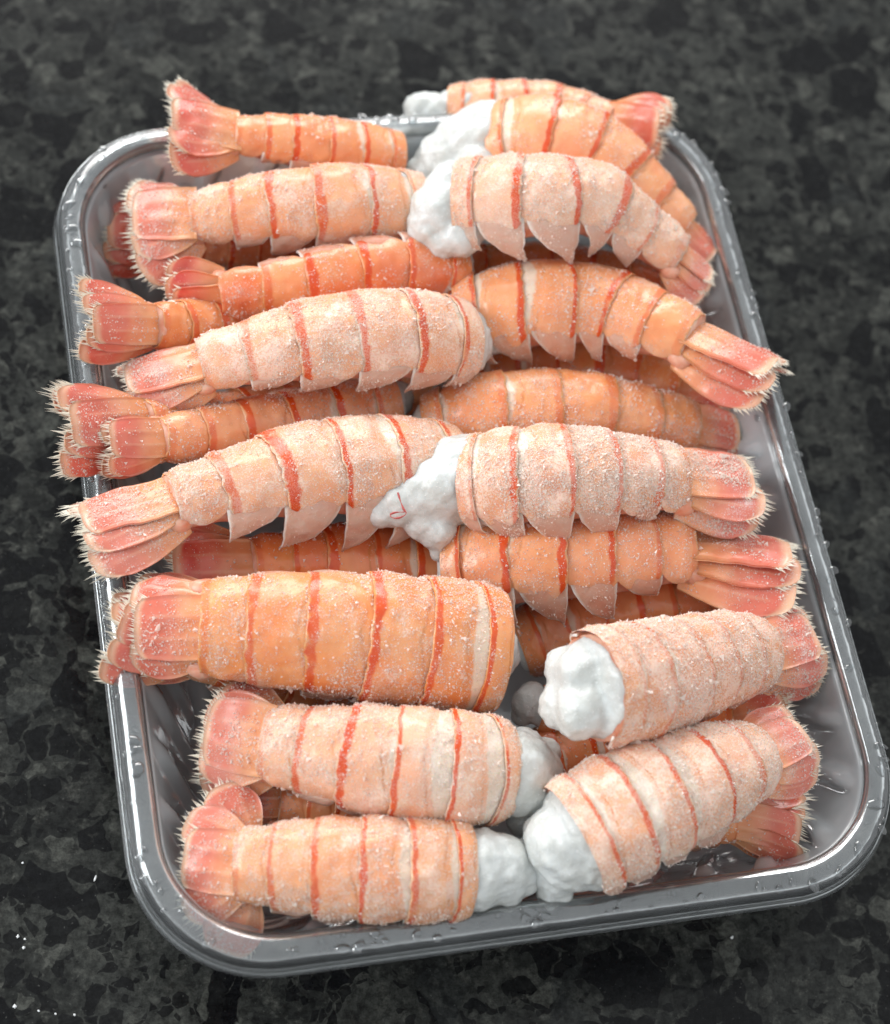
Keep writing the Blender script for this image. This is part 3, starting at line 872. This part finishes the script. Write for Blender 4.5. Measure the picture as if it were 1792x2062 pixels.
# pts: centre line in photo pixels with the height above the counter, from the cut end to the last ring
TAILS = [
 # ---- fan pointing left
 dict(pts=[(800, 320, .044), (640, 295, .050), (470, 272, .053)], r=62, phi=48, red=.45, frost=.30, pale=.10,
      fan=dict(len=160, bend=8, spread=(12, 34), wide=1.35, droop=10, curl=-.04),
      label='orange tail at the far left corner with its fan cocked up above the rim'),
 dict(pts=[(720, 388, .022), (540, 374, .023), (390, 362, .026)], r=64, phi=20, red=.3, frost=.35, pale=.45,
      fan=dict(len=90, spread=(6, 12)), label='pale buried tail showing between the cocked-up fan and the tail in front of it'),
 dict(pts=[(842, 422, .050), (700, 412, .055), (560, 420, .054), (385, 440, .050)], r=80, phi=36, red=.10, frost=.75, pale=.45,
      fan=dict(len=140, bend=4, spread=(12, 32), wide=1.3, droop=10, setae=.0038), first=0,
      label='peach tail with bold red bands and frayed fan, touching the arched white tail'),
 dict(pts=[(640, 480, .026), (480, 485, .028), (350, 478, .031)], r=66, phi=20, red=.5, frost=.3, pale=.1,
      fan=dict(len=160, spread=(5, 11), droop=10, setae=.0036), label='buried tail whose red fan sticks out under the bold red-banded tail'),
 dict(pts=[(925, 556, .044), (770, 552, .048), (600, 580, .048), (445, 600, .045)], r=80, phi=-34, red=.75, frost=.35, pale=.0,
      fan=dict(len=120, spread=(6, 14), droop=8), pl=.55, label='deep orange tail turned over so its pointed pleura face the far rim'),
 dict(pts=[(640, 700, .024), (460, 668, .036), (305, 655, .052)], r=66, phi=12, red=.35, frost=.35, pale=.05,
      fan=dict(len=185, spread=(5, 9), droop=8, setae=.0036), label='buried tail with an orange two-lobed fan crossing the rim behind the frosted tail'),
 dict(pts=[(935, 690, .050), (790, 678, .057), (600, 697, .058), (405, 738, .054)], r=98, phi=44, prof=[.84, .91, .97, 1.0, .92, .72, .58], red=.15, frost=.95, pale=.60,
      fan=dict(len=180, bend=-2, spread=(5, 11), droop=14, setae=.0030), lobes=[(915, 690, 0, 78), (920, 745, -.006, 34), (938, 718, -.002, 22)], pl=.6,
      label='heavily frosted plump tail with rounded white cut end and four curved orange-red bands'),
 dict(pts=[(860, 800, .016), (600, 835, .018), (430, 850, .036), (285, 850, .050)], r=68, phi=10, red=.35, frost=.5, pale=.2,
      fan=dict(len=215, spread=(5, 10), droop=6, setae=.0050, wide=1.15), label='buried tail with a big bristly fan overhanging the left rim the furthest'),
 dict(pts=[(790, 815, .033), (620, 846, .037), (440, 872, .045), (320, 884, .052)], r=66, phi=5, red=.35, frost=.4, pale=.30,
      fan=dict(len=140, spread=(4, 8), droop=10, setae=.0036), lobes=[(770, 818, 0, 46), (800, 800, 0, 34)],
      label='slim pale orange tail squeezed flat under the frosted plump tail'),
 dict(pts=[(905, 945, .043), (780, 942, .050), (640, 952, .053), (480, 982, .056), (345, 1014, .057)], r=110, phi=52, prof=[.84, .91, .97, 1.0, .90, .70, .57], red=.12, frost=.85, pale=.65,
      fan=dict(len=215, bend=-2, spread=(6, 14), droop=16, setae=.0042), pl=1.0, splay=.22,
      label='arched frosty tail with long pointed glassy pleura and a crimson fan'),
 dict(pts=[(930, 1140, .026), (760, 1140, .030), (600, 1140, .034), (500, 1140, .037)], r=86, phi=10, red=.8, frost=.15, pale=0,
      fan=dict(len=190, spread=(5, 9), droop=10), label='shadowed dark orange tail lying in the gap behind the broad flat orange tail'),
 dict(pts=[(992, 1312, .050), (850, 1297, .054), (650, 1274, .057), (405, 1264, .055)], r=132, phi=4, red=.10, frost=.60, pale=.0, cr=[0, .26, .03, 0, 0, 0],
      fan=dict(len=165, bend=-4, spread=(4, 9), droop=20, wide=1.08, setae=.0034), lobes=[(945, 1310, 0, 98), (950, 1360, -.002, 56), (950, 1262, -.002, 56)], ext=0.0,
      prof=[.97, .985, 1.0, .97, .90, .80, .70], label='broad orange tail seen flat from its back with straight sides, the widest of the heap', pl=.5),
 dict(pts=[(760, 1370, .030), (600, 1350, .034), (470, 1325, .040), (370, 1305, .046)], r=78, phi=10, red=.4, frost=.4, pale=.1,
      fan=dict(len=180, spread=(6, 14), droop=10, setae=.0036), label='buried tail whose cream-fringed fan peeps out under the broad flat tail'),
 dict(pts=[(1015, 1552, .052), (900, 1545, .056), (720, 1525, .055), (535, 1495, .050)], r=112, phi=8, red=.12, frost=.80, pale=.85, cr=[.1, .30, .34, .08, 0, 0],
      fan=dict(len=150, bend=-4, spread=(6, 15), droop=10, wide=1.35, setae=.0034), prof=[.80, .88, .98, 1.0, .93, .76, .64],
      lobes=[(1035, 1560, 0, 88), (1075, 1560, -.002, 62), (1095, 1515, -.004, 34), (1085, 1610, -.004, 56), (1065, 1640, -.008, 50), (1112, 1640, -.010, 40), (1055, 1500, -.002, 40)],
      label='pinkish white tail with white crescents between red bands and ragged meat at its end'),
 dict(pts=[(870, 1632, .032), (710, 1624, .033), (560, 1616, .034)], r=70, phi=0, red=.3, frost=.25, pale=.2,
      fan=dict(len=80, spread=(5, 8)), label='buried tail glimpsed in the gap between the two tails at the near left corner'),
 dict(pts=[(940, 1752, .050), (800, 1752, .052), (630, 1745, .050), (478, 1742, .046)], r=102, phi=5, red=.12, frost=.80, pale=.40, cr=[.1, .26, .26, .03, 0, 0],
      fan=dict(len=135, bend=-3, spread=(22, 66), side=(1, 1), droop=8, wide=1.3, setae=.0032), prof=[.86, .92, .98, 1.0, .96, .80, .70],
      lobes=[(960, 1752, 0, 86), (1000, 1750, 0, 74), (1035, 1745, -.001, 56), (1055, 1765, -.003, 44), (1060, 1715, -.002, 36), (1020, 1800, -.004, 34)],
      label='pink-orange tail along the near rim with knobbly white meat and a spread fan'),
 # ---- fan pointing right
 dict(pts=[(905, 225, .036), (1010, 222, .040), (1125, 226, .042), (1235, 250, .048)], r=58, phi=30, phi2=0, red=.3, frost=.45, pale=.45,
      fan=dict(len=125, wide=1.25, bend=6, spread=(4, 9), droop=0), lobes=[(872, 235, 0, 46), (848, 222, .001, 38), (835, 270, -.003, 38), (800, 283, -.004, 30), (885, 290, -.004, 44)],
      label='rearmost tail against the far rim with blobby white meat and a vivid red fan'),
 dict(pts=[(1000, 300, .048), (1110, 288, .055), (1215, 330, .054), (1300, 405, .050), (1368, 470, .046)], r=100, phi=46, cr=[0, .24, .05, 0, 0, 0], red=.12, frost=.35, pale=.30,
      fan=dict(len=100, spread=(4, 8), droop=14), prof=[.94, .95, .97, .95, .82, .66, .54],
      lobes=[(985, 290, 0, 88), (940, 300, 0, 72), (895, 325, -.002, 60), (855, 352, -.005, 42), (965, 345, .002, 58), (915, 372, .001, 46)],
      label='curved tail with a long smooth slab of white meat, leaning behind the arched white tail'),
 dict(pts=[(925, 412, .060), (1070, 404, .067), (1195, 410, .066), (1285, 466, .060), (1362, 516, .056)], r=98, phi=60, red=.03, frost=.85, pale=.9,
      fan=dict(len=100, bend=-4, spread=(5, 9), droop=18), prof=[.92, .95, .97, .95, .84, .66, .54], pl=.92, splay=.12,
      lobes=[(915, 405, 0, 76), (888, 430, 0, 66), (868, 415, 0, 46), (862, 455, -.002, 50), (890, 482, -.003, 44), (925, 470, 0, 50), (850, 432, 0, 30)],
      label='arched white tail on top of the heap with glassy pointed pleura and clean white meat'),
 dict(pts=[(940, 560, .028), (1100, 562, .030), (1240, 570, .033), (1325, 580, .034)], r=70, phi=10, red=.8, frost=.2, pale=0,
      fan=dict(len=85, spread=(4, 8)), label='buried orange tail under the arched white tail, only its fan tip and flank showing'),
 dict(pts=[(930, 652, .042), (1060, 622, .049), (1200, 622, .051), (1310, 655, .055), (1395, 688, .058)], r=98, phi=55, cr=[0, .15, .26, .03, 0, 0], red=.22, frost=.45, pale=.15,
      fan=dict(len=205, bend=0, spread=(5, 9), droop=14, setae=.0032), pl=.8, prof=[.9, .93, .98, 1.0, .90, .76, .64],
      label='orange tail with glassy pleura whose frosted red fan overhangs the right rim'),
 dict(pts=[(915, 765, .024), (1080, 745, .026), (1240, 750, .029), (1370, 775, .032)], r=82, phi=20, red=.6, frost=.2, pale=0,
      fan=dict(len=120, spread=(6, 14)), label='shadowed orange tail wedged behind the plain tan-orange tail'),
 dict(pts=[(868, 872, .034), (985, 838, .041), (1130, 828, .043), (1280, 842, .041), (1390, 862, .037)], r=86, phi=34, red=.12, frost=.55, pale=.10, band=.45,
      fan=dict(len=125, spread=(4, 8), droop=14), lobes=[(872, 870, 0, 56), (850, 872, -.002, 36)],
      label='plain tan-orange tail with faint bands, half covered by the snow-crusted tail'),
 dict(pts=[(935, 976, .054), (1080, 964, .061), (1230, 962, .061), (1365, 966, .058)], r=106, phi=47, prof=[.84, .91, .97, 1.0, .93, .78, .68], red=.35, frost=2.2, pale=.55,
      fan=dict(len=185, bend=2, spread=(6, 15), droop=16, setae=.0034), pl=.8,
      lobes=[(930, 968, 0, 92), (880, 985, 0, 78), (835, 1000, 0, 60), (795, 1014, 0, 48), (768, 1028, -.001, 38), (880, 1070, -.004, 40), (884, 1112, -.008, 22), (850, 1050, -.003, 40)],
      label='snow-crusted tail with a cone of ragged white meat marked by a red vein'),
 dict(pts=[(905, 1140, .036), (1050, 1126, .043), (1220, 1118, .046), (1385, 1110, .046)], r=112, phi=56, red=.35, frost=.45, pale=.20,
      fan=dict(len=240, bend=0, yaw=14, spread=(5, 10), droop=14, setae=.0034), pl=.85,
      label='orange tail tucked beneath the snow-crusted tail with a broad rose-coloured fan'),
 dict(pts=[(1045, 1300, .020), (1200, 1245, .026), (1330, 1215, .030), (1420, 1200, .032)], r=74, phi=15, red=.35, frost=.25, pale=.15,
      fan=dict(len=120, spread=(4, 8)), label='buried thin tail crossing behind the tail with the open cut face'),
 dict(pts=[(1185, 1388, .074), (1310, 1365, .066), (1440, 1330, .055), (1525, 1312, .047)], r=116, phi=14, red=.40, frost=1.05, pale=.45, band=.55,
      fan=dict(len=150, bend=22, spread=(5, 12), droop=16, setae=.0026), prof=[.93, .95, .96, .93, .86, .76, .64], ext=0.0,
      lobes=[(1175, 1350, -.002, 64), (1170, 1428, -.004, 64), (1138, 1346, -.006, 48), (1136, 1418, -.008, 54)],
      label='thick rosy tail with its open cut face of white meat turned outward'),
 dict(pts=[(1085, 1425, .030), (1230, 1450, .028), (1400, 1440, .028)], r=50, phi=10, red=.5, frost=.2, pale=.1,
      fan=dict(len=90, spread=(6, 12)), lobes=[(1062, 1420, 0, 36), (1050, 1440, -.002, 26), (1072, 1400, 0, 30)],
      label='buried tail whose pale meat pokes out beside the open cut face'),
 dict(pts=[(1080, 1545, .022), (1220, 1510, .024), (1390, 1478, .030), (1480, 1460, .034)], r=78, phi=5, red=.75, frost=.2, pale=0,
      fan=dict(len=130, spread=(5, 9)), label='shadowed red-orange tail below the tail with the open cut face'),
 dict(pts=[(1150, 1695, .058), (1290, 1622, .060), (1420, 1565, .058), (1522, 1525, .052)], r=124, phi=16, red=.22, frost=1.0, pale=.75, cr=[0, .1, .28, .3, 0, 0],
      fan=dict(len=140, bend=12, spread=(5, 12), droop=18, setae=.0030), prof=[.94, .96, .97, .95, .88, .74, .60],
      lobes=[(1150, 1700, -.002, 94), (1125, 1725, -.005, 62), (1118, 1768, -.008, 44), (1105, 1795, -.011, 30), (1130, 1800, -.011, 26), (1095, 1680, -.006, 44), (1108, 1822, -.013, 14), (1135, 1815, -.012, 12)],
      label='plump frosted tail at the near right with three strong red bands and dripping white meat'),
 dict(pts=[(1290, 1640, .034), (1390, 1644, .036), (1480, 1650, .037)], r=66, phi=8, red=.4, frost=.3, pale=.1,
      fan=dict(len=155, spread=(6, 14), yaw=4, setae=.0034), label='buried tail with a salmon fan lying on the tray floor at the near right corner'),
]
built = []
for i, T in enumerate(TAILS):
    T['seed'] = 100 + i * 13
    built.append(build_tail(T))

# red vein on the cone of meat
r6, t6 = [b for b, T in zip(built, TAILS) if 'red vein' in T['label']][0]
vv, ff = [], []
path = [(801, 992), (806, 1008), (812, 1024), (818, 1034), (806, 1042), (792, 1043), (785, 1037), (796, 1032), (814, 1031)]
pp = [at(x, y, .0705) for x, y in path]
pp, _ = spline(pp, 26)
for i, p in enumerate(pp):
    tt = pp[min(i + 1, 25)] - pp[max(i - 1, 0)]; tt /= np.linalg.norm(tt)
    a = np.cross(tt, CU); a /= np.linalg.norm(a); b = np.cross(tt, a)
    for k in range(6):
        ang = k * math.pi / 3
        vv.append(p + (a * math.cos(ang) + b * math.sin(ang)) * 0.00022 * (1 + .5 * math.sin(i)))
mesh_obj('vein', vv, grid_faces(26, 6, 0, True), M_VEIN, r6, origin=r6.location)

# ------------------------------------------------------------------ water droplets on the tray
vs, fs = [], []
def drop(c, nrm, r, flat=0.45, stretch=1.0):
    c, nrm = Vector(c), Vector(nrm).normalized()
    q = nrm.to_track_quat('Z', 'Y').to_matrix()
    o = len(vs)
    a0 = random.random() * 6.28
    for i in range(1, 4):
        a = i / 3 * math.pi / 2
        for k in range(8):
            th = k * math.pi / 4
            x, y = math.cos(th) * stretch, math.sin(th)
            x, y = x * math.cos(a0) - y * math.sin(a0), x * math.sin(a0) + y * math.cos(a0)
            vs.append(tuple(c + q @ Vector((x * r * math.sin(a), y * r * math.sin(a), r * flat * math.cos(a)))))
    vs.append(tuple(c + nrm * r * flat))
    for i in range(2):
        for k in range(8):
            fs.append([o + i * 8 + k, o + (i + 1) * 8 + k, o + (i + 1) * 8 + (k + 1) % 8, o + i * 8 + (k + 1) % 8])
    for k in range(8):
        fs.append([o + 24, o + k, o + (k + 1) % 8])


rp, rn = rrect(0.003)
for _ in range(320):
    k = random.randrange(len(rp))
    ins = random.uniform(0.0008, 0.0050)
    p, nn = rrect(ins)
    z = 0.0481 - max(0, 0.0024 - ins) * 0.5
    r = 0.00070 * math.exp(random.gauss(0, 0.45))
    drop((p[k][0], p[k][1], z), (nn[k][0] * 0.1, nn[k][1] * 0.1, 1), r, 0.5, random.uniform(1, 1.8))
for _ in range(260):
    k = random.randrange(len(rp))
    t_ = random.random()
    z = 0.0450 - t_ * 0.034
    p, nn = rrect(0.0072 + (0.0450 - z) / 0.0365 * 0.0150)
    r = 0.00080 * math.exp(random.gauss(0, 0.45))
    drop((p[k][0], p[k][1], z), (-nn[k][0] * 0.94, -nn[k][1] * 0.94, 0.35), r, 0.45, random.uniform(1, 1.6))
wo = mesh_obj('water_droplets', vs, fs, M_WATER)
tag(wo, 'small clear water droplets beaded on the tray rim and walls', 'water', kind='stuff')

# ------------------------------------------------------------------ crumbs on the counter
def crumb(px, py, rpx, stretch, ang, label):
    c = at(px, py, 0.0)
    r = 0.7 * rpx * m_per_px(c)
    bm = bmesh.new()
    bmesh.ops.create_icosphere(bm, subdivisions=2, radius=1)
    vv = np.array([v.co[:] for v in bm.verts]); ff = [[v.index for v in f.verts] for f in bm.faces]; bm.free()
    vv *= (1 + noise3(vv * 3 + px, 1.0, 3) * 0.9)[:, None]
    vv = vv * np.array([r * stretch, r, r * 0.6])
    ca, sa = math.cos(ang), math.sin(ang)
    vv = np.c_[vv[:, 0] * ca - vv[:, 1] * sa, vv[:, 0] * sa + vv[:, 1] * ca, vv[:, 2]]
    vv[:, 2] -= vv[:, 2].min()
    o = mesh_obj('crumb', vv, ff, M_CRUMB)
    o.location = Vector(c)
    tag(o, label, 'crumb', 'white specks on the dark counter')


crumb(192, 1769, 3.2, 2.6, 1.1, 'rice-shaped white sliver on a black patch of the counter')
for (x, y, r) in [(36, 1886, 4), (50, 1891, 3), (48, 1909, 4), (30, 2067 - 40, 5), (78, 1966 + 70, 3), (112, 2042, 3), (150, 2044, 3), (46, 1738, 3)]:
    crumb(x, y, r, 1.3, x, 'tiny white speck lying loose on the dark counter')

crumb(1473, 1888, 4, 1.3, 0.4, 'lone white speck on the counter beyond the near rim of the tray')
